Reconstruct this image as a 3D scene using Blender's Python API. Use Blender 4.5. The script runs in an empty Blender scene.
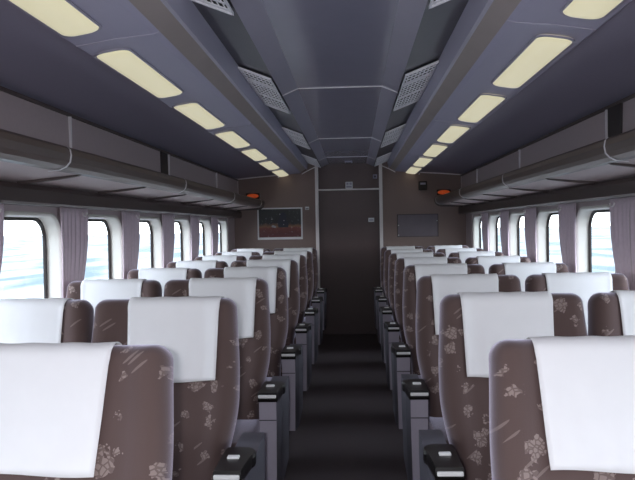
import bpy, bmesh, math, random
from mathutils import Vector, Matrix, Euler
random.seed(7)
C = bpy.context.scene.collection
sc = bpy.context.scene
PI = math.pi

# ---------------------------------------------------------------- camera, sky, light, exposure
cam_d = bpy.data.cameras.new('camera'); cam = bpy.data.objects.new('camera', cam_d); C.objects.link(cam)
cam_d.sensor_width = 36.0; cam_d.lens = 685.0 / 635.0 * 36.0
cam_d.clip_start = 0.05; cam_d.clip_end = 900
cam.matrix_world = (Matrix.Translation((0.055, 0.0, 1.35)) @ Matrix.Rotation(math.radians(3.05), 4, 'Z')
                    @ Matrix.Rotation(math.radians(90 - 1.17), 4, 'X') @ Matrix.Rotation(math.radians(-1.0), 4, 'Z'))
sc.camera = cam
sc.view_settings.view_transform = 'Standard'; sc.view_settings.look = 'None'
sc.view_settings.gamma = 1.0; sc.view_settings.use_curve_mapping = False
sc.view_settings.exposure = 0.55

SKY = 5.0
w = bpy.data.worlds.new('world'); sc.world = w; w.use_nodes = True
nt = w.node_tree; nt.nodes.clear()
wo = nt.nodes.new('ShaderNodeOutputWorld'); bg = nt.nodes.new('ShaderNodeBackground')
tc = nt.nodes.new('ShaderNodeTexCoord'); sep = nt.nodes.new('ShaderNodeSeparateXYZ')
cr = nt.nodes.new('ShaderNodeValToRGB')
cr.color_ramp.elements[0].position = 0.0; cr.color_ramp.elements[0].color = (0.94, 0.97, 1.0, 1)
cr.color_ramp.elements[1].position = 0.5; cr.color_ramp.elements[1].color = (0.80, 0.88, 1.0, 1)
nt.links.new(tc.outputs['Generated'], sep.inputs[0]); nt.links.new(sep.outputs['Z'], cr.inputs[0])
nt.links.new(cr.outputs[0], bg.inputs['Color']); bg.inputs['Strength'].default_value = SKY
nt.links.new(bg.outputs[0], wo.inputs['Surface'])

def area(name, loc, rot, sx, sy, power, col=(1, 1, 1), portal=False):
    l = bpy.data.lights.new(name, 'AREA'); l.shape = 'RECTANGLE'; l.size = sx; l.size_y = sy
    l.energy = power; l.color = col
    o = bpy.data.objects.new(name, l); C.objects.link(o); o.location = loc; o.rotation_euler = rot
    if portal: l.cycles.is_portal = True
    return o
# sky portals just outside the two window rows
area('sky_portal', (-1.62, 2.3, 1.10), (0, math.radians(-90), 0), 0.80, 12.4, 1, portal=True)
area('sky_portal', (1.62, 2.3, 1.10), (0, math.radians(90), 0), 0.80, 12.4, 1, portal=True)
# the photographer's flash, a hand's width left of the lens
FLASH = 12.0
fl = area('camera_flash', (0.0, -0.02, 1.37), (math.radians(88), 0, math.radians(2)), 0.05, 0.03, FLASH, (0.95, 0.95, 1.0))

# ---------------------------------------------------------------- materials
def srgb(r, g, b):
    f = lambda c: (c / 255 / 12.92) if c / 255 <= 0.04045 else ((c / 255 + 0.055) / 1.055) ** 2.4
    return (f(r), f(g), f(b), 1)
def new_mat(name):
    m = bpy.data.materials.new(name); m.use_nodes = True
    return m, m.node_tree, m.node_tree.nodes['Principled BSDF']
def mat(name, col, rough=0.6, metal=0.0, spec=0.5, noise=0.0, nscale=60, bump=0.0, sheen=0.0, coat=0.0, emis=None, estr=0.0):
    m, t, b = new_mat(name)
    b.inputs['Base Color'].default_value = col
    b.inputs['Roughness'].default_value = rough; b.inputs['Metallic'].default_value = metal
    b.inputs['Specular IOR Level'].default_value = spec
    b.inputs['Coat Weight'].default_value = coat
    if sheen:
        b.inputs['Sheen Weight'].default_value = sheen; b.inputs['Sheen Roughness'].default_value = 0.35
    if emis:
        b.inputs['Emission Color'].default_value = emis; b.inputs['Emission Strength'].default_value = estr
    if noise or bump:
        tcn = t.nodes.new('ShaderNodeTexCoord'); n = t.nodes.new('ShaderNodeTexNoise')
        n.inputs['Scale'].default_value = nscale; n.inputs['Detail'].default_value = 4
        t.links.new(tcn.outputs['Object'], n.inputs['Vector'])
        if noise:
            mx = t.nodes.new('ShaderNodeMix'); mx.data_type = 'RGBA'
            mx.inputs['A'].default_value = tuple(c * (1 - noise) for c in col[:3]) + (1,)
            mx.inputs['B'].default_value = tuple(min(1, c * (1 + noise)) for c in col[:3]) + (1,)
            t.links.new(n.outputs['Fac'], mx.inputs['Factor']); t.links.new(mx.outputs['Result'], b.inputs['Base Color'])
        if bump:
            bp = t.nodes.new('ShaderNodeBump'); bp.inputs['Strength'].default_value = bump; bp.inputs['Distance'].default_value = 0.004
            t.links.new(n.outputs['Fac'], bp.inputs['Height']); t.links.new(bp.outputs[0], b.inputs['Normal'])
    return m

def fabric_mat():
    m, t, b = new_mat('brown floral moquette')
    N = t.nodes.new; L = t.links.new
    tcn = N('ShaderNodeTexCoord'); oi = N('ShaderNodeObjectInfo')
    add = N('ShaderNodeVectorMath'); add.operation = 'MULTIPLY_ADD'
    L(tcn.outputs['Object'], add.inputs[0]); add.inputs[1].default_value = (1, 0.15, 1)
    cx = N('ShaderNodeCombineXYZ'); mul = N('ShaderNodeMath'); mul.operation = 'MULTIPLY'; mul.inputs[1].default_value = 37.0
    L(oi.outputs['Random'], mul.inputs[0]); L(mul.outputs[0], cx.inputs['X']); L(mul.outputs[0], cx.inputs['Z'])
    L(cx.outputs[0], add.inputs[2])
    def mth(op, a, bb=None, c=None):
        n = N('ShaderNodeMath'); n.operation = op
        for i, v in enumerate((a, bb, c)):
            if v is None: continue
            if isinstance(v, (int, float)): n.inputs[i].default_value = v
            else: L(v, n.inputs[i])
        return n.outputs[0]
    spx = N('ShaderNodeSeparateXYZ'); L(add.outputs[0], spx.inputs[0]); flat = N('ShaderNodeCombineXYZ')
    L(spx.outputs['X'], flat.inputs['X']); L(spx.outputs['Z'], flat.inputs['Y'])
    # flower clusters: distorted distance to scattered cell centres, only in some cells
    nz = N('ShaderNodeTexNoise'); nz.inputs['Scale'].default_value = 55; nz.inputs['Detail'].default_value = 2
    L(add.outputs[0], nz.inputs['Vector'])
    v = N('ShaderNodeTexVoronoi'); v.inputs['Scale'].default_value = 13.0; v.voronoi_dimensions = '2D'; v.inputs['Randomness'].default_value = 0.9
    L(flat.outputs[0], v.inputs['Vector'])
    d = mth('ADD', v.outputs['Distance'], mth('MULTIPLY', mth('SUBTRACT', nz.outputs['Fac'], 0.5), 0.75))
    sx = N('ShaderNodeSeparateColor'); L(v.outputs['Color'], sx.inputs[0])
    size = mth('MULTIPLY_ADD', sx.outputs[0], 0.20, 0.10)
    inside = mth('LESS_THAN', d, size)
    sel = mth('LESS_THAN', sx.outputs[1], 0.78)
    v2 = N('ShaderNodeTexVoronoi'); v2.inputs['Scale'].default_value = 75; v2.feature = 'DISTANCE_TO_EDGE'
    L(flat.outputs[0], v2.inputs['Vector'])
    petal = mth('GREATER_THAN', v2.outputs['Distance'], 0.10)
    fl_ = mth('MULTIPLY', mth('MULTIPLY', inside, sel), mth('MULTIPLY_ADD', petal, 0.6, 0.3))
    # stray stem strokes
    m0 = N('ShaderNodeMapping'); m0.inputs['Rotation'].default_value = (0, 0, -0.65); L(flat.outputs[0], m0.inputs['Vector'])
    mp = N('ShaderNodeMapping'); mp.inputs['Scale'].default_value = (7, 52, 1)
    L(m0.outputs[0], mp.inputs['Vector'])
    v3 = N('ShaderNodeTexVoronoi'); v3.inputs['Scale'].default_value = 1.0; v3.voronoi_dimensions = '2D'; L(mp.outputs[0], v3.inputs['Vector'])
    s3 = N('ShaderNodeSeparateColor'); L(v3.outputs['Color'], s3.inputs[0])
    stem = mth('MULTIPLY', mth('LESS_THAN', v3.outputs['Distance'], 0.17), mth('LESS_THAN', s3.outputs[0], 0.16))
    fac = mth('MAXIMUM', fl_, mth('MULTIPLY', stem, 0.5))
    mx = N('ShaderNodeMix'); mx.data_type = 'RGBA'
    mx.inputs['A'].default_value = srgb(95, 78, 75); mx.inputs['B'].default_value = srgb(176, 158, 152)
    L(mth('MULTIPLY', fac, 0.62), mx.inputs['Factor']); L(mx.outputs['Result'], b.inputs['Base Color'])
    b.inputs['Roughness'].default_value = 0.9; b.inputs['Specular IOR Level'].default_value = 0.15
    b.inputs['Sheen Weight'].default_value = 1.0; b.inputs['Sheen Roughness'].default_value = 0.38
    b.inputs['Sheen Tint'].default_value = (0.80, 0.76, 0.95, 1)
    n2 = N('ShaderNodeTexNoise'); n2.inputs['Scale'].default_value = 420; L(tcn.outputs['Object'], n2.inputs['Vector'])
    bp = N('ShaderNodeBump'); bp.inputs['Strength'].default_value = 0.25; bp.inputs['Distance'].default_value = 0.002
    L(n2.outputs['Fac'], bp.inputs['Height']); L(bp.outputs[0], b.inputs['Normal'])
    return m

def glass_mat():
    m = bpy.data.materials.new('window glass'); m.use_nodes = True; t = m.node_tree; t.nodes.clear()
    o = t.nodes.new('ShaderNodeOutputMaterial'); mx = t.nodes.new('ShaderNodeMixShader')
    a = t.nodes.new('ShaderNodeBsdfTransparent'); a.inputs[0].default_value = (0.90, 0.95, 0.97, 1)
    g = t.nodes.new('ShaderNodeBsdfGlossy'); g.inputs['Roughness'].default_value = 0.02
    mx.inputs[0].default_value = 0.05
    t.links.new(a.outputs[0], mx.inputs[1]); t.links.new(g.outputs[0], mx.inputs[2]); t.links.new(mx.outputs[0], o.inputs[0])
    return m

M = {
 'ceil':     mat('glossy dark grey ceiling panel', srgb(150, 147, 165), 0.16, spec=0.5, noise=0.05, nscale=8),
 'ceil_side':mat('matt blue grey side ceiling', srgb(165, 160, 180), 0.55, noise=0.06, nscale=90),
 'ceil_slope':mat('grey sloping ceiling strip', srgb(170, 166, 182), 0.35, noise=0.05, nscale=20),
 'vent_strip':mat('dark vent channel', srgb(84, 80, 88), 0.4, noise=0.1, nscale=12),
 'ridge':    mat('grey ceiling rib', srgb(185, 180, 198), 0.45),
 'trough':   mat('brownish ceiling trough', srgb(172, 160, 156), 0.4, noise=0.12, nscale=6),
 'lightpanel':mat('blue grey light trough panel', srgb(180, 176, 200), 0.5),
 'lamp':     mat('cream plastic lamp diffuser', srgb(205, 195, 150), 0.4, emis=(1.0, 0.94, 0.68, 1), estr=0.34),
 'lampframe':mat('blue grey lamp frame', srgb(165, 162, 182), 0.5),
 'alu':      mat('aluminium trim', srgb(230, 226, 230), 0.4, metal=0.2, spec=0.6),
 'white_trim':mat('white painted trim', srgb(245, 238, 238), 0.4),
 'chrome':   mat('chrome', srgb(250, 250, 250), 0.3, metal=0.0),
 'vent':     mat('silver ventilation grille', srgb(252, 250, 255), 0.3, metal=0.0),
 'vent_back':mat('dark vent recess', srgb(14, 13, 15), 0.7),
 'endwall':  mat('brown textured end wall', srgb(142, 122, 117), 0.6, noise=0.10, nscale=120, bump=0.15),
 'door':     mat('dark brown door leaf', srgb(84, 65, 66), 0.4, noise=0.08, nscale=30),
 'wall':     mat('mauve grey wall panel', srgb(186, 170, 172), 0.5, noise=0.04, nscale=40),
 'rackpanel':mat('mauve upper wall panel', srgb(182, 166, 168), 0.5, noise=0.06, nscale=60),
 'lip':      mat('dark brown rack edge', srgb(88, 72, 66), 0.35, noise=0.06, nscale=10),
 'under':    mat('mauve rack underside', srgb(190, 172, 172), 0.6, noise=0.05, nscale=50),
 'pelmet':   mat('dark brown curtain pelmet', srgb(70, 58, 55), 0.4),
 'rib':      mat('dark rack rib', srgb(84, 72, 70), 0.5),
 'reveal':   mat('cream window surround', srgb(226, 222, 214), 0.5),
 'gasket':   mat('black window gasket', srgb(48, 40, 38), 0.5),
 'glass':    glass_mat(),
 'curtain':  mat('mauve curtain cloth', srgb(214, 196, 206), 0.9, spec=0.1, noise=0.10, nscale=55, sheen=0.3),
 'fabric':   fabric_mat(),
 'cover':    mat('white cotton seat cover', srgb(240, 238, 240), 0.85, spec=0.15, noise=0.03, nscale=14, bump=0.25),
 'arm_face': mat('grey armrest end panel', srgb(172, 166, 180), 0.5, noise=0.04, nscale=80),
 'arm_side': mat('dark blue grey seat side panel', srgb(92, 90, 100), 0.5, noise=0.05, nscale=60),
 'arm_cap':  mat('black armrest pad', srgb(17, 13, 13), 0.35),
 'seat_base':mat('dark seat pedestal', srgb(60,55,60), 0.6),
 'floor':    mat('dark brown vinyl floor', srgb(82, 73, 75), 0.45, noise=0.12, nscale=25),
 'white_plate':mat('white enamel plate', srgb(240,240,242), 0.4),
 'dark_box': mat('dark plastic box', srgb(46, 38, 38), 0.5),
 'clear':    mat('dark glossy plastic sheet', srgb(116, 106, 116), 0.18, noise=0.15, nscale=9, bump=0.5),
 'orange':   mat('orange red lamp lens', srgb(200, 60, 25), 0.3, emis=(1.0, 0.16, 0.04, 1), estr=0.12),
 'skin_out': mat('white car body outside', srgb(215, 205, 190), 0.5),
}

# ---------------------------------------------------------------- helpers
def link(name, bm, mats, parent=None, smooth=False):
    me = bpy.data.meshes.new(name); bm.normal_update(); bm.to_mesh(me); bm.free()
    if not isinstance(mats, (list, tuple)): mats = [mats]
    for m in mats: me.materials.append(M[m] if isinstance(m, str) else m)
    if smooth:
        for p in me.polygons: p.use_smooth = True
    o = bpy.data.objects.new(name, me); C.objects.link(o)
    if parent: o.parent = parent
    return o
def struct(o): o['kind'] = 'structure'; return o
def tag(o, label, cat, group=None):
    o['label'] = label; o['category'] = cat
    if group: o['group'] = group
    return o
def empty(name, loc=(0, 0, 0), rot=(0, 0, 0)):
    o = bpy.data.objects.new(name, None); C.objects.link(o); o.location = loc; o.rotation_euler = rot
    o.empty_display_size = 0.1; return o
def copy_tree(o, parent=None):
    c = o.copy(); C.objects.link(c); c.parent = parent
    for ch in list(o.children): copy_tree(ch, c)
    return c
def box(bm, x0, x1, y0, y1, z0, z1, bev=0.0, mi=0, seg=2):
    vs = [bm.verts.new((x, y, z)) for x in (x0, x1) for y in (y0, y1) for z in (z0, z1)]
    q = [(0, 1, 3, 2), (4, 6, 7, 5), (0, 4, 5, 1), (2, 3, 7, 6), (0, 2, 6, 4), (1, 5, 7, 3)]
    fs = [bm.faces.new([vs[i] for i in f]) for f in q]
    for f in fs: f.material_index = mi
    if bev > 0:
        es = list({e for f in fs for e in f.edges})
        r = bmesh.ops.bevel(bm, geom=es, offset=bev, segments=seg, affect='EDGES', profile=0.5)
        for f in r['faces']: f.material_index = mi
def prism(bm, pts, y0, y1, mi=0, caps=True):
    """extrude a closed (x,z) outline along y"""
    a = [bm.verts.new((x, y0, z)) for x, z in pts]; b = [bm.verts.new((x, y1, z)) for x, z in pts]
    n = len(pts)
    for i in range(n):
        f = bm.faces.new((a[i], a[(i + 1) % n], b[(i + 1) % n], b[i])); f.material_index = mi
    if caps:
        f = bm.faces.new(a); f.material_index = mi; f = bm.faces.new(b[::-1]); f.material_index = mi
    bmesh.ops.recalc_face_normals(bm, faces=bm.faces)
def extr(bm, pts, y0, y1, mis, ys=None):
    """open profile swept along y, one material index per segment"""
    ys = ys or [y0, y1]
    rows = [[bm.verts.new((x, y, z)) for x, z in pts] for y in ys]
    for j in range(len(ys) - 1):
        for i in range(len(pts) - 1):
            f = bm.faces.new((rows[j][i], rows[j][i + 1], rows[j + 1][i + 1], rows[j + 1][i])); f.material_index = mis[i]
def tube(bm, pts, r, n=8):
    rings = []
    for i, p in enumerate(pts):
        p = Vector(p); a = Vector(pts[max(0, i - 1)]); b = Vector(pts[min(len(pts) - 1, i + 1)])
        t = (b - a).normalized(); u = t.cross(Vector((0.3, 0.1, 0.95))).normalized(); v = t.cross(u)
        rings.append([bm.verts.new(p + r * (math.cos(2 * PI * k / n) * u + math.sin(2 * PI * k / n) * v)) for k in range(n)])
    for i in range(len(rings) - 1):
        for k in range(n):
            bm.faces.new((rings[i][k], rings[i][(k + 1) % n], rings[i + 1][(k + 1) % n], rings[i + 1][k]))
    bm.faces.new(rings[0][::-1]); bm.faces.new(rings[-1])
def rrect(cx, cy, hw, hh, r, n=6):
    pts = []
    for qx, qy, a0 in ((1, 1, 0), (-1, 1, 90), (-1, -1, 180), (1, -1, 270)):
        for k in range(n + 1):
            a = math.radians(a0 + 90 * k / n)
            pts.append((cx + qx * (hw - r) + r * math.cos(a), cy + qy * (hh - r) + r * math.sin(a)))
    return pts

Y0, Y1 = -4.0, 8.46          # inside of the carriage, end to end
HW = 1.425                    # inner half width
ROW = 0.91

# ---------------------------------------------------------------- outside: fields and hills
bm = bmesh.new()
box(bm, -400, 400, -400, 400, -1.6, -1.5)
m, t, b = new_mat('pale snowy fields')
tcn = t.nodes.new('ShaderNodeTexCoord'); mp = t.nodes.new('ShaderNodeMapping'); mp.inputs['Scale'].default_value = (0.30, 0.09, 1)
n = t.nodes.new('ShaderNodeTexNoise'); n.inputs['Scale'].default_value = 1.0; n.inputs['Detail'].default_value = 6
t.links.new(tcn.outputs['Object'], mp.inputs[0]); t.links.new(mp.outputs[0], n.inputs['Vector'])
r_ = t.nodes.new('ShaderNodeValToRGB'); e = r_.color_ramp.elements
e[0].position = 0.40; e[0].color = (0.045, 0.075, 0.095, 1); e[1].position = 0.56; e[1].color = (0.19, 0.20, 0.205, 1)
t.links.new(n.outputs['Fac'], r_.inputs[0]); t.links.new(r_.outputs[0], b.inputs['Base Color']); b.inputs['Roughness'].default_value = 0.95
M['field'] = m
struct(link('ground', bm, 'field'))
M['hill'] = mat('hazy blue hills', (0.19, 0.25, 0.28, 1), 0.95, noise=0.15, nscale=0.03)
for sgn in (-1, 1):
    bm = bmesh.new(); n1, n2 = 60, 5
    g = []
    for i in range(n1):
        y = -120 + 460 * i / (n1 - 1); hgt = 7 + 3.5 * math.sin(i * 0.43 + sgn) + 2.5 * math.sin(i * 1.13) + random.uniform(-0.6, 0.6)
        g.append([bm.verts.new((sgn * (170 + 30 * j), y, -1.6 + hgt * math.sin(PI * j / (n2 - 1)))) for j in range(n2)])
    for i in range(n1 - 1):
        for j in range(n2 - 1):
            bm.faces.new((g[i][j], g[i + 1][j], g[i + 1][j + 1], g[i][j + 1]))
    o = struct(link('hills', bm, 'hill', smooth=True))

# ---------------------------------------------------------------- floor
bm = bmesh.new(); box(bm, -1.5, 1.5, Y0 - 0.1, Y1 + 0.1, -0.08, 0.0); struct(link('floor', bm, 'floor'))
# aisle cross seams
# ---------------------------------------------------------------- ceiling (profile swept along the carriage)
H = 1.35
prof = [(0.0, .76), (0.23, .76), (0.316, .723), (0.485, .79), (0.50, .70), (0.520, .705), (0.575, .662),
        (0.60, .655), (0.73, .643), (0.86, .622), (0.872, .628), (0.874, .645), (1.12, .628), (1.415, .602)]
mi_r = [0, 1, 2, 3, 3, 4, 5, 5, 5, 5, 5, 6, 6]
CX = -0.010
full = [(-x + (CX if x < 1.3 else 0), H + z) for x, z in prof[::-1]] + [(x + (CX if x < 1.3 else 0), H + z) for x, z in prof[1:]]
mis = mi_r[::-1] + mi_r
bm = bmesh.new()
extr(bm, full, Y0, Y1, mis)
rows_top = [(-1.5, H + .54), (-1.5, H + .95), (1.5, H + .95), (1.5, H + .54)]
extr(bm, rows_top, Y0, Y1, [6, 6, 6])
struct(link('ceiling', bm, ['ceil', 'ceil_slope', 'vent_strip', 'ridge', 'trough', 'lightpanel', 'ceil_side']))
# ceiling panel joints
k = 0
for y in (-0.6, 1.58, 3.78, 5.97, 7.6):
    bm = bmesh.new()
    pts = [(-0.316 + CX, H + .723), (-0.23 + CX, H + .76), (0.23 + CX, H + .76), (0.316 + CX, H + .723)]
    prism(bm, pts + [(x, z - 0.004) for x, z in pts[::-1]], y - 0.004, y + 0.004)
    k += 1; struct(link('trim_%d' % k, bm, 'alu'))
# joints across the light panels
for sgn in (-1, 1):
    for j in range(7):
        y = 2.28 + 1.05 * (j - 1) if j else 1.23
        if j % 2 == 0 and j: continue
        bm = bmesh.new()
        pts = [(sgn * x + CX, H + z - 0.0005) for x, z in prof[6:10]]
        prism(bm, pts + [(x, z - 0.003) for x, z in pts[::-1]], y - 0.0025, y + 0.0025)
        k += 1; struct(link('trim_%d' % k, bm, 'ridge'))

# ---------------------------------------------------------------- side walls with window openings
WY = [3.07 + ROW * i for i in range(-7, 6)]      # window centres
WHW, WZ0, WZ1, WR = 0.318, 0.70, 1.425, 0.12
WZC, WHH = (WZ0 + WZ1) / 2, (WZ1 - WZ0) / 2
for sgn, side in ((-1, 'left'), (1, 'right')):
    bm = bmesh.new()
    inner = rrect(0, WZC, WHW, WHH, WR, 7)
    def quad(y0, y1, z0, z1):
        bm.faces.new([bm.verts.new((sgn * HW, y, z)) for y, z in ((y0, z0), (y1, z0), (y1, z1), (y0, z1))])
    zt, zb = H + .66, 0.0
    for yc in WY:
        ya, yb = yc - ROW / 2, yc + ROW / 2
        iv = [bm.verts.new((sgn * HW, yc + y, z)) for y, z in inner]
        ov = []
        for y, z in inner:     # push outward to a rectangle hugging the opening
            dy, dz = y / WHW, (z - WZC) / WHH
            s = 1 / max(abs(dy), abs(dz))
            ov.append(bm.verts.new((sgn * HW, yc + dy * s * (ROW / 2), WZC + dz * s * (WHH + 0.02))))
        nn = len(iv)
        for i in range(nn): bm.faces.new((iv[i], iv[(i + 1) % nn], ov[(i + 1) % nn], ov[i]))
        quad(ya, yb, zb, WZ0 - 0.02); quad(ya, yb, WZ1 + 0.02, zt)
    a, c = WY[0] - ROW / 2, WY[-1] + ROW / 2
    quad(Y0, a, zb, zt); quad(c, Y1 + 0.05, zb, zt)
    bmesh.ops.remove_doubles(bm, verts=bm.verts, dist=0.0005)
    bmesh.ops.recalc_face_normals(bm, faces=bm.faces)
    # outer skin
    def quad2(y0, y1, z0, z1):
        f = bm.faces.new([bm.verts.new((sgn * (HW + 0.085), y, z)) for y, z in ((y0, z0), (y1, z0), (y1, z1), (y0, z1))]); f.material_index = 1
    quad2(Y0, Y1, -0.08, WZ0 - 0.02); quad2(Y0, Y1, WZ1 + 0.02, H + .95)
    quad2(Y0, WY[0] - WHW - .02, WZ0 - .02, WZ1 + .02); quad2(WY[-1] + WHW + .02, Y1, WZ0 - .02, WZ1 + .02)
    for i in range(len(WY) - 1): quad2(WY[i] + WHW + .02, WY[i + 1] - WHW - .02, WZ0 - .02, WZ1 + .02)
    struct(link('wall_' + side, bm, ['wall', 'skin_out']))

def make_window(sgn):
    root = empty('window_1')
    def loops(rings, name, mt, smooth=True):
        bm = bmesh.new(); R = []
        for hw, hh, r, x in rings:
            R.append([bm.verts.new((sgn * x, y, z)) for y, z in rrect(0, 0, hw, hh, r, 7)])
        nn = len(R[0])
        for a in range(len(R) - 1):
            for i in range(nn): bm.faces.new((R[a][i], R[a][(i + 1) % nn], R[a + 1][(i + 1) % nn], R[a + 1][i]))
        bmesh.ops.recalc_face_normals(bm, faces=bm.faces)
        return link(name, bm, mt, root, smooth)
    h, v = WHW, WHH
    loops([(h + .014, v + .014, WR + .014, -0.001), (h + .012, v + .012, WR + .012, -.005), (h - .002, v - .002, WR, -.006),
           (h - .008, v - .006, WR - .004, .012), (h - .014, v - .010, WR - .007, .065), (h - .016, v - .012, WR - .009, .08)], 'window_frame', 'reveal')
    loops([(h - .0145, v - .0105, WR - .0075, .066), (h - .024, v - .020, WR - .014, .062), (h - .030, v - .026, WR - .020, .066), (h - .030, v - .026, WR - .020, .08)], 'window_gasket', 'gasket')
    bm = bmesh.new()
    f = bm.faces.new([bm.verts.new((sgn * .073, y, z)) for y, z in rrect(0, 0, h - .026, v - .021, WR - .015, 7)])
    link('glass_pane', bm, 'glass', root)
    return root
wn = 0
for sgn in (-1, 1):
    proto = make_window(sgn)
    for i, yc in enumerate(WY):
        o = proto if i == 0 else copy_tree(proto)
        wn += 1; o.name = 'window_%d' % wn; o.location = (sgn * HW, yc, WZC); struct(o)
# pillar cover strips between the windows and the sill rail below them
for sgn in (-1, 1):
    for i, yc in enumerate(WY):
        bm = bmesh.new()
        y = yc + 0.375
        box(bm, min(sgn * (HW - .012), sgn * (HW + .001)), max(sgn * (HW - .012), sgn * (HW + .001)), y - .018, y + .018, 0.50, 1.48, .004)
        k += 1; struct(link('trim_%d' % k, bm, 'wall'))

# ---------------------------------------------------------------- end walls, doorway and door
bm = bmesh.new()
for x0, x1 in ((-1.45, -0.385), (0.385, 1.45)): box(bm, x0, x1, Y1, Y1 + 0.06, 0, H + .95)
box(bm, -0.385, 0.385, Y1, Y1 + 0.06, 1.80, H + .95, mi=1)
struct(link('wall_far', bm, ['endwall', 'door']))
bm = bmesh.new(); box(bm, -1.5, 1.5, Y0 - 0.06, Y0, 0, H + .95); struct(link('wall_near', bm, 'endwall'))
door = empty('door_1', (0, Y1 + 0.03, 0))
bm = bmesh.new(); box(bm, -0.384, 0.384, 0.0, 0.03, 0.0, 1.80, .004); link('door_leaf', bm, 'door', door)
bm = bmesh.new(); box(bm, 0.355, 0.375, -0.006, 0.0, 1.02, 1.12, .002); link('door_handle', bm, 'door', door)
struct(door)
for x, wd in ((-0.393, .020), (0.393, .020)):
    bm = bmesh.new(); box(bm, x - wd, x + wd, Y1 - 0.035, Y1 + 0.004, 0, H + .755, .004)
    k += 1; struct(link('trim_%d' % k, bm, 'white_trim'))
bm = bmesh.new(); box(bm, -0.373, 0.373, Y1 - 0.012, Y1 + 0.004, 1.785, 1.803, .003); k += 1; struct(link('trim_%d' % k, bm, 'white_trim'))
for sgn in (-1, 1):      # cornice strips where the end wall meets the ceiling
    for a, c in ((4, 6), (9, 13)):
        bm = bmesh.new()
        pts = [(sgn * x, H + z - .003) for x, z in (prof[a:c + 1] if a == 9 else [(0.39, .745), (0.50, .695), (0.575, .655)])]
        prism(bm, pts + [(x, z - .013) for x, z in pts[::-1]], Y1 - .012, Y1 + .002)
        k += 1; struct(link('trim_%d' % k, bm, 'white_trim'))
    bm = bmesh.new(); box(bm, min(sgn * 1.37, sgn * 1.405), max(sgn * 1.37, sgn * 1.405), Y1 - .03, Y1, 1.68, H + .60, .004)
    k += 1; struct(link('trim_%d' % k, bm, 'white_trim'))

# ---------------------------------------------------------------- upper wall panels, pelmets
for sgn, side in ((-1, 'left'), (1, 'right')):
    bm = bmesh.new()
    pts = [(1.424, 1.55), (1.365, 1.56), (1.375, H + .590), (1.424, H + .590)]
    prism(bm, [(sgn * x, z) for x, z in pts], Y0, Y1 - .005)
    box(bm, min(sgn * 1.358, sgn * 1.40), max(sgn * 1.358, sgn * 1.40), Y0, Y1 - .03, H + .574, H + .588, mi=1)
    k += 1; struct(link('trim_%d' % k, bm, ['rackpanel', 'rib']))
    for y in ((1.55, 3.40, 5.25, 7.10) if sgn < 0 else (1.75, 3.62, 5.48, 7.34)):
        bm = bmesh.new(); box(bm, min(sgn * 1.360, sgn * 1.378), max(sgn * 1.360, sgn * 1.378), y - .0045, y + .0045, 1.60, H + .582)
        k += 1; struct(link('trim_%d' % k, bm, 'alu'))
    for y in ((1.36, 5.12) if sgn < 0 else (3.51,)):
        bm = bmesh.new(); box(bm, min(sgn * 1.362, sgn * 1.378), max(sgn * 1.362, sgn * 1.378), y - .085, y + .085, 1.62, H + .575, .002)
        k += 1; struct(link('trim_%d' % k, bm, 'dark_box'))
    bm = bmesh.new()
    pts = [(1.424, 1.465), (1.345, 1.465), (1.335, 1.475), (1.335, 1.53), (1.345, 1.553), (1.424, 1.553)]
    prism(bm, [(sgn * x, z) for x, z in pts], Y0, Y1 - .005)
    k += 1; struct(link('trim_%d' % k, bm, 'pelmet'))

# ---------------------------------------------------------------- luggage racks
for sgn, side in ((-1, 'left'), (1, 'right')):
    ry0, ry1 = -3.8, 8.30
    root = empty('luggage_rack', (sgn * 1.36, ry0, 1.56))
    tag(root, 'long brown overhead luggage rack above the %s-hand windows' % side, 'luggage rack', 'overhead luggage racks')
    ox, oy, oz = sgn * 1.36, ry0, 1.56
    def L(pts): return [(sgn * x - ox, z - oz) for x, z in pts]
    # rounded front edge
    out = [(1.10, 1.582), (1.075, 1.586), (1.050, 1.598), (1.035, 1.614), (1.030, 1.640), (1.034, 1.662), (1.044, 1.672), (1.056, 1.668), (1.060, 1.655),
           (1.060, 1.634), (1.075, 1.616), (1.10, 1.608)]
    bm = bmesh.new(); prism(bm, L(out), 0, ry1 - ry0); link('front_edge', bm, 'lip', root, False)
    # shelf with lighter underside
    bm = bmesh.new(); prism(bm, L([(1.0995, 1.584), (1.362, 1.560), (1.362, 1.586), (1.0995, 1.604)]), 0.0, ry1 - ry0 - .01); link('shelf', bm, 'under', root)
    y = -3.55
    while y < 8.2:      # ribs across the underside
        bm = bmesh.new()
        prism(bm, L([(1.085, 1.5835), (1.36, 1.5595), (1.355, 1.546), (1.20, 1.562), (1.10, 1.576)]), y - ry0, y - ry0 + 0.022)
        link('rib', bm, 'rib', root); y += ROW
    for y in (-0.93, 0.89, 2.71, 4.53, 6.35, 8.17):     # pale joint strip wrapped round the front edge
        bm = bmesh.new()
        a = [(1.12, 1.580), (1.075, 1.584), (1.048, 1.596), (1.033, 1.613), (1.028, 1.640), (1.032, 1.663), (1.043, 1.674)]
        b_ = [(x - 0.003, z - 0.002) for x, z in a]
        prism(bm, L(a + b_[::-1]), y - ry0 - .004 - (.12 if sgn < 0 else 0), y - ry0 + .004 - (.12 if sgn < 0 else 0))
        link('joint_strip', bm, 'alu', root)
    bm = bmesh.new(); prism(bm, L([(1.028, 1.640), (1.034, 1.665), (1.045, 1.676), (1.06, 1.67), (1.365, 1.60), (1.365, 1.553), (1.10, 1.558), (1.072, 1.565), (1.046, 1.583), (1.032, 1.608)]), ry1 - ry0, ry1 - ry0 + .012)
    link('end_cap', bm, 'rib', root)

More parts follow.
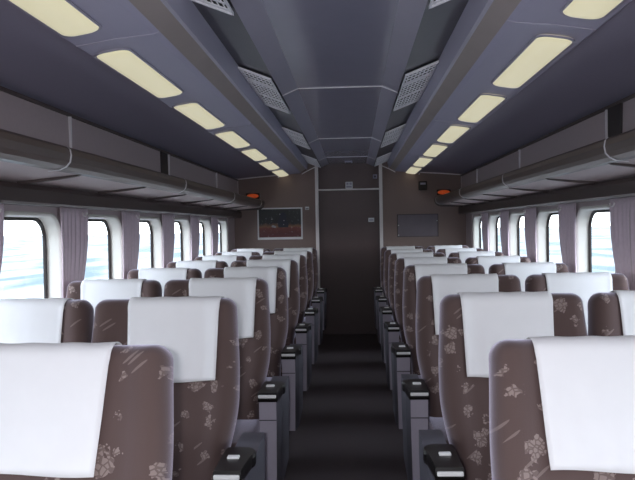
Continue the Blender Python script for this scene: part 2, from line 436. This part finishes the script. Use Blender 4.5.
# ---------------------------------------------------------------- ceiling lights
def make_light(sgn):
    root = empty('ceiling_light')
    # light lies on the sloping panel: local x across, y along
    ang = math.atan2(-0.021, 0.13)
    L_, W_ = 0.41, 0.062
    ol = rrect(0, 0, W_ + .008, L_ + .008, .045, 6); il = rrect(0, 0, W_, L_, .04, 6)
    bm = bmesh.new()
    def P(x, y, z): return (sgn * (x * math.cos(ang) - z * math.sin(ang)), y, x * math.sin(ang) + z * math.cos(ang))
    a = [bm.verts.new(P(x, y, 0.0)) for x, y in ol]; b1 = [bm.verts.new(P(x, y, -.004)) for x, y in ol]
    c = [bm.verts.new(P(x, y, -.005)) for x, y in il]; d = [bm.verts.new(P(x, y, 0.0)) for x, y in il]
    nn = len(a)
    for r0, r1 in ((a, b1), (b1, c), (c, d)):
        for i in range(nn): bm.faces.new((r0[i], r0[(i + 1) % nn], r1[(i + 1) % nn], r1[i]))
    bmesh.ops.recalc_face_normals(bm, faces=bm.faces)
    link('lamp_frame', bm, 'lampframe', root)
    bm = bmesh.new(); prev = None
    for s, z in ((1.0, -.001), (.97, -.006), (.9, -.010), (.7, -.014), (.4, -.016)):
        ring = [bm.verts.new(P(x * s, y * (1 - (1 - s) * .25), z)) for x, y in il]
        if prev:
            for i in range(nn): bm.faces.new((prev[i], prev[(i + 1) % nn], ring[(i + 1) % nn], ring[i]))
        prev = ring
    bm.faces.new(prev); bmesh.ops.recalc_face_normals(bm, faces=bm.faces)
    link('diffuser', bm, 'lamp', root, True)
    return root
ordn = ['nearest to the camera', 'second from the camera', 'third from the camera', 'fourth from the camera', 'fifth from the camera', 'sixth from the camera', 'farthest, beside the end wall']
for sgn, side in ((-1, 'left'), (1, 'right')):
    proto = make_light(sgn)
    for j in range(7):
        o = proto if j == 0 else copy_tree(proto)
        o.location = (sgn * 0.785 + CX - (0.016 if sgn > 0 else 0), 1.75 + 1.05 * j, H + .6315)
        tag(o, 'long cream ceiling light in the %s row, %s' % (side, ordn[j]), 'ceiling light', '%s row of ceiling lights' % side)

# ---------------------------------------------------------------- ventilation grilles
def make_vent(sgn):
    root = empty('ceiling_vent')
    x0, z0, x1, z1 = 0.322, .7225, 0.482, .7855
    def pt(u, d): return (x0 + (x1 - x0) * u, z0 + (z1 - z0) * u - d)
    cx, cz = (x0 + x1) / 2, (z0 + z1) / 2
    def S(p): return (sgn * (p[0] - cx), p[1] - cz)
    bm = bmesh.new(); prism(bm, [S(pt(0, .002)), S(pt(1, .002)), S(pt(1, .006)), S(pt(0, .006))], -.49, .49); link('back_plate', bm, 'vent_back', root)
    bm = bmesh.new()
    for u0, u1 in ((0.0, 0.05), (0.95, 1.0)):
        prism(bm, [S(pt(u0, .007)), S(pt(u1, .007)), S(pt(u1, .018)), S(pt(u0, .018))], -.5, .5)
    for a, c in ((-.5, -.488), (-.245, -.235), (.488, .5), (.115, .125)):
        prism(bm, [S(pt(.05, .007)), S(pt(.95, .007)), S(pt(.95, .019)), S(pt(.05, .019))], a, c)
    link('vent_frame', bm, 'vent', root)
    # small angled vanes in rows
    bm = bmesh.new(); ny = 15
    for i in range(ny):
        y = -.48 + .96 * (i + .5) / ny
        if abs(y + .24) < .012 or abs(y - .12) < .012: continue
        prism(bm, [S(pt(.06, .016)), S(pt(.94, .016)), S(pt(.94, .019)), S(pt(.06, .019))], y - .009, y + .009)
    for q in range(1, 8):
        u = q / 8
        prism(bm, [S(pt(u - .016, .013)), S(pt(u + .016, .013)), S(pt(u + .016, .0155)), S(pt(u - .016, .0155))], -.485, .485)
    link('louvre', bm, 'vent', root)
    return root, cx, cz
ordv = ['nearest to the camera, above the first seats', 'second from the camera', 'third from the camera', 'farthest, over the end door']
for sgn, side in ((-1, 'left'), (1, 'right')):
    proto, cx, cz = make_vent(sgn)
    for j in range(4):
        o = proto if j == 0 else copy_tree(proto)
        o.location = (sgn * cx + CX, 1.78 + 2.02 * j, H + cz)
        tag(o, 'silver louvred ceiling vent in the %s strip, %s' % (side, ordv[j]), 'ceiling vent', '%s strip of ceiling vents' % side)

# ---------------------------------------------------------------- curtains
def make_curtain(sgn):
    root = empty('curtain')
    bm = bmesh.new(); nu, nv = 64, 24; ztop, zbot = 1.468, 0.74; g = []
    for j in range(nv + 1):
        v = j / nv; z = ztop + (zbot - ztop) * v
        tie = 1 / (1 + math.exp(-(v - .55) * 7))
        w_ = 0.36 - 0.17 * tie
        row = []
        for i in range(nu + 1):
            u = i / nu
            amp = (.006 + .003 * tie) * (0.4 + .6 * min(1, v * 4))
            x = .004 + amp * math.sin(u * 2 * PI * 6.5 + .5 * math.sin(v * 5)) + .003 * math.sin(u * 9 + v * 3)
            row.append(bm.verts.new((-sgn * x, -0.18 + w_ * u + .006 * math.sin(v * 7), z)))
        g.append(row)
    for j in range(nv):
        for i in range(nu): bm.faces.new((g[j][i], g[j][i + 1], g[j + 1][i + 1], g[j + 1][i]))
    o = link('cloth', bm, 'curtain', root, True)
    md = o.modifiers.new('thick', 'SOLIDIFY'); md.thickness = .003
    bm = bmesh.new()
    pts = []
    for q in range(9):
        a = PI + PI * q / 8
        pts.append((-sgn * .026, .085 + .030 * math.cos(a), 1.443 + .018 * math.sin(a)))
    tube(bm, pts, .0048, 6)
    link('curtain_hook', bm, 'white_trim', root)
    return root
ordc = {-1: None}
cwords = ['first', 'second', 'third', 'fourth', 'fifth', 'sixth', 'seventh', 'eighth']
for sgn, side in ((-1, 'left'), (1, 'right')):
    proto = None; idx = 0
    for i, yc in enumerate(WY):
        y = yc - 0.31 - .03 + .18
        if y < (2.7 if sgn < 0 else 3.6): continue
        if proto is None: proto = o = make_curtain(sgn)
        else: o = copy_tree(proto)
        o.location = (sgn * (HW - 0.010), yc - WHW - 0.13, 0)
        tag(o, 'mauve pleated curtain on the %s wall, %s one from the camera' % (side, cwords[idx]), 'curtain', 'curtains along the %s windows' % side)
        idx += 1

# ---------------------------------------------------------------- seats
BH = 0.708            # backrest height
BW = 0.265
TILT = math.radians(12)
def sstep(a, b, x):
    t_ = max(0, min(1, (x - a) / (b - a))); return t_ * t_ * (3 - 2 * t_)
def half_w(s):
    return BW - 0.045 * (1 - sstep(0.05, 0.36, s)) - .014 * sstep(.42, .72, s)
RT = 0.038
def front_y(x, s):
    a = abs(x) / half_w(s)
    y = 0.050 + 0.026 * sstep(.55, .82, a) * sstep(0.0, .25, s)
    y += .012 * math.exp(-((s - .22) / .12) ** 2)      # lumbar
    return y
def edge_d(x, s):
    hw = half_w(s); dx = hw - abs(x); dz = BH - s; r = .042
    if dx < r and dz < r:
        return max(0, r - math.hypot(r - dx, r - dz))
    return max(0, min(dx, dz))
def hf(x, s, off=0):
    d = edge_d(x, s)
    f = 1.0 if d >= RT else math.sqrt(max(0, 1 - (1 - d / RT) ** 2))
    return front_y(x, s) * f, -0.050 * f
def backrest_bm():
    bm = bmesh.new(); nx, ns = 32, 34
    ss = [BH * (1 - (1 - j / ns) ** 1.6) for j in range(ns + 1)]
    front, back = [], []
    for s in ss:
        # outline width with rounded top corners
        hw = half_w(s); dz = BH - s; r = .042
        if dz < r: hw = hw - r + math.sqrt(max(0, r * r - (r - dz) ** 2))
        fr, bk = [], []
        for i in range(nx + 1):
            u = -1 + 2 * i / nx; u = math.sin(u * PI / 2) * .55 + u * .45
            x = u * hw; f, b_ = hf(x, s)
            edge = i in (0, nx) or s >= BH - 1e-6
            v = bm.verts.new((x, -f, s)); fr.append(v)
            bk.append(v if edge else bm.verts.new((x, -b_, s)))
        front.append(fr); back.append(bk)
    for j in range(ns):
        for i in range(nx):
            for G, fl_ in ((front, 0), (back, 1)):
                q = [G[j][i], G[j][i + 1], G[j + 1][i + 1], G[j + 1][i]]
                q = list(dict.fromkeys(q))
                if len(q) < 3: continue
                try: bm.faces.new(q if not fl_ else q[::-1])
                except ValueError: pass
    bot = front[0] + back[0][1:-1][::-1]
    try: bm.faces.new(bot[::-1])
    except ValueError: pass
    bmesh.ops.recalc_face_normals(bm, faces=bm.faces)
    return bm
def cover_bm(seed=0, cw=.160, cx=0.0, fall=.298):
    """white cloth: 31 cm down the front, over the top, 14 cm down the back"""
    rnd = random.Random(seed)
    bm = bmesh.new(); nx = 24; off = .005; rows = []
    p1, p2 = rnd.uniform(0, 6), rnd.uniform(0, 6)
    path = []
    nf = 16
    for j in range(nf): path.append(('f', BH - fall + (fall - RT) * j / nf))
    for j in range(13): path.append(('t', PI * j / 12))
    for j in range(1, 8): path.append(('b', BH - RT - (.13 - RT) * j / 7))
    for kind, s in path:
        row = []
        for i in range(nx + 1):
            u = -1 + 2 * i / nx
            sv = s if kind != 't' else BH
            drop = max(0, (BH - sv) / .3)
            x = u * (cw - (.010 * drop if kind == 'f' else 0))
            x += cx
            if kind == 'f':
                wr = .0022 * math.sin(u * 7 + p1 + sv * 9) * drop + .0016 * math.sin(u * 15 + p2 - sv * 22) * drop
                sag = .004 * math.sin(u * 3 + p2) * (1 if s == path[0][1] else 0)
                p = (x, -(front_y(x, sv) + off + abs(wr) + .001), sv + sag)
            elif kind == 't':
                z = BH - RT + (RT + off) * math.sin(s)
                yf = front_y(x, BH - RT) + off; yb = .050 + off
                c = math.cos(s)
                p = (x, -(yf * c if c > 0 else yb * c), z + .001 * math.sin(u * 11 + p1) * math.sin(s))
            else:
                p = (x, .050 + off, sv)
            row.append(bm.verts.new(p))
        rows.append(row)
    for j in range(len(rows) - 1):
        for i in range(nx): bm.faces.new((rows[j][i], rows[j][i + 1], rows[j + 1][i + 1], rows[j + 1][i]))
    return bm
def cushion_bm():
    bm = bmesh.new()
    box(bm, -.238, .238, 0.02, 0.46, 0.29, 0.44, .035, seg=4)
    return bm
me_cache = {}
def make_seat(sgn):
    """double seat on the side sgn; local origin on the floor below the front of its armrests, centre of the pair"""
    root = empty('double_seat')
    cxu = 0.868
    for q in (0, 1):     # 0: beside the aisle
        xc = sgn * (((0.634, 1.148) if sgn < 0 else (0.614, 1.134))[q] - cxu)
        b_ = link('backrest', backrest_bm(), 'fabric', root, True)
        b_.location = (xc, 0.435, 0.40); b_.rotation_euler = (-TILT, 0, 0)
        b_.scale.x = (1.03, .94)[q] if sgn < 0 else (1.0, .965)[q]
        c_ = link('headrest_cover', cover_bm(q + (5 if sgn > 0 else 0), .164 if sgn < 0 else .162, (-.024 if sgn > 0 else .040) if q == 0 else 0), 'cover', b_, True)
        c_['label'] = 'white cloth headrest cover'
        md = c_.modifiers.new('thick', 'SOLIDIFY'); md.thickness = .0016; md.offset = 1
        cu = link('seat_cushion', cushion_bm(), 'fabric', root, True); cu.location = (xc, 0, 0)
    # aisle armrest: panel + pad + ashtray
    ax = sgn * (0.315 - cxu); inn = -sgn   # direction towards the aisle
    bm = bmesh.new()
    # front face slightly tapered, side panel running back
    def P(dx, y, z): return (ax + inn * dx, y, z)
    ft = [(-.034, .612), (.036, .612)]
    zs = [(.622, .036, .010), (.545, .036, .012), (.40, .033, .020), (.22, .029, .032)]
    rings = []
    for z, hw_, y in zs:
        rings.append([bm.verts.new(P(-hw_, y, z)), bm.verts.new(P(hw_, y, z)), bm.verts.new(P(hw_ + .012, y + .10, z)), bm.verts.new(P(hw_ + .006, .50, z)), bm.verts.new(P(-hw_, .50, z))])
    for a in range(len(rings) - 1):
        for i in range(5):
            f = bm.faces.new((rings[a][i], rings[a][(i + 1) % 5], rings[a + 1][(i + 1) % 5], rings[a + 1][i]))
            f.material_index = 0 if i == 0 else 1
    bm.faces.new(rings[0][::-1]).material_index = 1; bm.faces.new(rings[-1]).material_index = 1
    bmesh.ops.recalc_face_normals(bm, faces=bm.faces)
    arm = link('armrest', bm, ['arm_face', 'arm_side'], root)
    bm = bmesh.new()     # dark seam on the end panel
    box(bm, ax - .0355, ax + .0355, .0085, .0125, .5435, .5465); link('panel_seam', bm, 'arm_cap', arm)
    bm = bmesh.new()     # pad: outline widens backwards towards the aisle, rounded back end
    ol = [(-.040, 0.0), (.042, 0.0), (.044, .05), (.052, .14), (.060, .16), (.058, .185), (.048, .205), (.030, .215), (-.010, .218), (-.036, .212), (-.040, .19)]
    lay = []
    for z, sc_ in ((.622, .96), (.632, 1.0), (.652, 1.0), (.662, .94)):
        lay.append([bm.verts.new(P(x * sc_, y if y > 0 else (0.001 if sc_ == 1 else .006), z)) for x, y in ol])
    nn = len(ol)
    for a in range(3):
        for i in range(nn): bm.faces.new((lay[a][i], lay[a][(i + 1) % nn], lay[a + 1][(i + 1) % nn], lay[a + 1][i]))
    bm.faces.new(lay[0][::-1]); bm.faces.new(lay[-1]); bmesh.ops.recalc_face_normals(bm, faces=bm.faces)
    link('armrest_pad', bm, 'arm_cap', arm)
    bm = bmesh.new(); box(bm, ax - .037, ax + .037, -.007, .004, .640, .653, .003)
    link('ashtray', bm, 'chrome', arm)['label'] = 'chrome lip of the ashtray in the armrest end'
    bm = bmesh.new(); box(bm, ax - .018, ax + .018, .105, .125, .660, .669, .003)
    link('ashtray_catch', bm, 'chrome', arm)
    # pedestal and cross frame
    bm = bmesh.new(); box(bm, -.46, .46, .06, .44, .20, .29, .01); box(bm, -.16, .16, .12, .40, 0, .20, .01)
    link('pedestal', bm, 'seat_base', root)
    # slim wall-side armrest
    bm = bmesh.new(); wx = sgn * (1.366 - cxu)
    box(bm, wx - .010, wx + .010, .06, .42, .50, .60, .006); link('wall_armrest', bm, 'arm_cap', root)
    return root, cxu
rowwords = ['nearest the camera, cut by the photo edge', 'in the second row from the camera', 'in the third row from the camera', 'in the fourth row from the camera',
            'in the fifth row from the camera', 'in the sixth row from the camera', 'in the seventh row from the camera', 'in the last row by the end wall']
for sgn, side in ((-1, 'left'), (1, 'right')):
    proto, cxu = make_seat(sgn)
    for r in (1, 2, 3, 4, 5, 6, 7, 0):      # the nearest row is the original, altered last
        o = proto if r == 0 else copy_tree(proto)
        o.location = (sgn * cxu, 1.90 + ROW * (r - 1) + (0.03 if sgn > 0 else 0) + (-.030 if r == 0 else 0), 0)
        if r == 0:      # the cloths on the nearest seats have slipped sideways
            cov = [c for b in o.children if b.name.startswith('backrest') for c in b.children][0]
            tmp = link('headrest_cover', cover_bm(11 + sgn, .172 if sgn < 0 else .162, -.052 if sgn < 0 else .004, .298), 'cover', None, True)
            cov.data = tmp.data; bpy.data.objects.remove(tmp)
            o.location.x += -.006 if sgn < 0 else .008
            for b in o.children:
                if b.name.startswith('backrest'): b.rotation_euler.x = -TILT - math.radians(7)
        tag(o, 'brown floral double seat %s of the aisle, %s' % (side, rowwords[r]), 'train seat', 'double seats %s of the aisle' % side)

# ---------------------------------------------------------------- things on the end wall
W = Y1
# framed poster
po = empty('poster', (-0.857, W, 1.19)); tag(po, 'white-framed dark poster with red foreground on the end wall left of the door', 'poster')
bm = bmesh.new()
for a in ((-.28, .28, .0, .03), (-.28, .28, .378, .395), (-.28, -.262, .03, .378), (.262, .28, .03, .378)):
    box(bm, a[0], a[1], -.014, 0, a[2], a[3], .003)
link('poster_frame', bm, 'white_plate', po)
m, t, b = new_mat('night scene print')
N = t.nodes.new; Lk = t.links.new
tcn = N('ShaderNodeTexCoord'); sp = N('ShaderNodeSeparateXYZ'); Lk(tcn.outputs['Object'], sp.inputs[0])
nz = N('ShaderNodeTexNoise'); nz.inputs['Scale'].default_value = 14; nz.inputs['Detail'].default_value = 6; Lk(tcn.outputs['Object'], nz.inputs['Vector'])
mr = N('ShaderNodeMath'); mr.operation = 'MULTIPLY_ADD'; mr.inputs[1].default_value = .09; Lk(nz.outputs['Fac'], mr.inputs[0]); Lk(sp.outputs['Z'], mr.inputs[2])
ra = N('ShaderNodeValToRGB'); els = ra.color_ramp.elements
els[0].position = .12; els[0].color = srgb(96, 36, 40); els[1].position = .19; els[1].color = srgb(120, 50, 44)
for p_, c_ in ((.205, srgb(140, 96, 66)), (.235, srgb(96, 66, 54)), (.25, srgb(24, 26, 34)), (.40, srgb(40, 44, 46))):
    el = els.new(p_); el.color = c_
Lk(mr.outputs[0], ra.inputs[0])
nz2 = N('ShaderNodeTexNoise'); nz2.inputs['Scale'].default_value = 38; Lk(tcn.outputs['Object'], nz2.inputs['Vector'])
r2 = N('ShaderNodeValToRGB'); r2.color_ramp.elements[0].position = .62; r2.color_ramp.elements[1].position = .78
r2.color_ramp.elements[1].color = (.16, .17, .2, 1); Lk(nz2.outputs['Fac'], r2.inputs[0])
ad = N('ShaderNodeMix'); ad.data_type = 'RGBA'; ad.blend_type = 'ADD'; ad.inputs['Factor'].default_value = 1
Lk(ra.outputs[0], ad.inputs['A']); Lk(r2.outputs[0], ad.inputs['B']); Lk(ad.outputs['Result'], b.inputs['Base Color']); b.inputs['Roughness'].default_value = .35
M['print'] = m
bm = bmesh.new(); box(bm, -.263, .263, -.006, -.001, .029, .379); pr = link('print', bm, 'print', po)
M['loco'] = mat('dark blue engine ink', srgb(26, 32, 54), .4); M['steam'] = mat('pale ink', srgb(176, 172, 176), .5)
bm = bmesh.new()   # dark engine shape and pale patches printed on it
prism(bm, [(-.02, .15), (.10, .15), (.11, .20), (.08, .24), (.085, .30), (.05, .34), (.01, .33), (-.01, .26), (-.03, .22)], -.0072, -.0062)
link('printed_engine', bm, 'loco', pr)
bm = bmesh.new()
for x, z, r in ((-.085, .165, .022), (-.065, .158, .018), (-.10, .255, .010), (.045, .185, .007), (.05, .235, .008), (0, .315, .008)):
    prism(bm, [(x + r * math.cos(a * PI / 4), z + .7 * r * math.sin(a * PI / 4)) for a in range(8)], -.0082, -.0073)
link('printed_highlight', bm, 'steam', pr)
# notice plate beside the poster
bm = bmesh.new(); box(bm, -.024, .024, -.006, 0, -.020, .020, .003)
o = link('notice_plate', bm, 'white_plate'); o.location = (-0.517, W, 1.572); tag(o, 'tiny white plate on the end wall beside the poster', 'sign')
bm = bmesh.new(); box(bm, -.018, .018, -.0075, -.006, -.012, -.002); link('plate_text', bm, 'dark_box', o)
# square sign above the door: pale frame and dark pictogram blocks
o = empty('door_sign', (0.005, W, 1.845)); tag(o, 'small square pale sign above the end door', 'sign')
bm = bmesh.new(); box(bm, -.044, .044, -.010, 0, -.042, .042, .003); link('sign_board', bm, 'white_plate', o)
bm = bmesh.new()
box(bm, -.034, -.004, -.0115, -.0100, .004, .032); box(bm, .004, .034, -.0115, -.0100, .004, .032); box(bm, -.034, .034, -.0115, -.0100, -.030, -.006)
link('sign_marking', bm, 'ceil_side', o)
# plate on the door
bm = bmesh.new(); box(bm, -.036, .036, -.004, 0, -.025, .025, .003)
o = link('door_plate', bm, 'white_plate'); o.location = (0.272, W + .030, 1.415); tag(o, 'small white plate stuck on the dark end door', 'sign')
bm = bmesh.new(); box(bm, -.026, .026, -.0055, -.004, -.013, .008); link('plate_text', bm, 'ridge', o)
# little fitting right above the door
bm = bmesh.new(); box(bm, -.026, .026, -.010, 0, -.026, .026, .004); 
o = link('wall_switch', bm, 'ceil_side'); o.location = (0.325, W, 1.945); tag(o, 'small grey square switch plate right above the end door', 'switch')
bm = bmesh.new(); box(bm, -.010, .010, -.015, -.010, -.012, .012, .003); link('switch_button', bm, 'dark_box', o)
# dark box with pale label
bm = bmesh.new(); box(bm, -.050, .050, -.045, 0, -.055, .055, .006)
o = link('thermostat_box', bm, 'dark_box'); o.location = (0.905, W, 1.82); tag(o, 'dark wall box with pale label right of the door', 'wall box')
bm = bmesh.new(); box(bm, -.032, .032, -.0475, -.045, .012, .036, .001); link('box_label', bm, 'ridge', o)
# dark poster pocket
o = empty('notice_board', (0.838, W, 1.20)); tag(o, 'empty dark glossy notice board on the end wall right of the door', 'notice board')
bm = bmesh.new(); box(bm, -.245, .245, -.010, -.001, 0, .272, .003); link('clear_sheet', bm, 'clear', o)
bm = bmesh.new()
for a in ((-.25, .25, -.003, .005), (-.25, .25, .267, .275), (-.25, -.242, .005, .267), (.242, .25, .005, .267)): box(bm, a[0], a[1], -.013, 0, a[2], a[3])
link('board_frame', bm, 'dark_box', o)
bm = bmesh.new()
for x, z in ((-.235, .02), (-.235, .14), (.235, .19)): box(bm, x - .006, x + .006, -.0155, -.012, z - .006, z + .006, .002)
link('fixing_screw', bm, 'white_plate', o)
# orange lamps above the rack ends
for sgn, side, x, z in ((-1, 'left', -1.19, 1.735), (1, 'right', 1.16, 1.735)):
    o = empty('warning_lamp', (x, W, z)); tag(o, 'orange red lamp on the end wall above the %s luggage rack' % side, 'lamp', 'orange lamps on the end wall')
    bm = bmesh.new(); box(bm, -.085, .085, -.012, 0, -.035, .035, .01); link('lamp_base', bm, 'dark_box', o)
    bm = bmesh.new()
    bmesh.ops.create_uvsphere(bm, u_segments=20, v_segments=12, radius=1); 
    for v in bm.verts: v.co = (v.co.x * .075, -.010 + min(0, v.co.y) * .03, v.co.z * .028)
    link('lamp_lens', bm, 'orange', o, True)
# ceiling speaker before the end wall
o = empty('ceiling_speaker', (0.005, 8.20, H + .76)); tag(o, 'small square pale fitting on the ceiling before the end door', 'speaker')
bm = bmesh.new(); box(bm, -.045, .045, -.06, .06, -.012, 0, .003); link('speaker_frame', bm, 'ridge', o)
bm = bmesh.new()
for i in range(5): box(bm, -.034, .034, -.046 + i * .02, -.036 + i * .02, -.015, -.012)
link('speaker_grille', bm, 'dark_box', o)
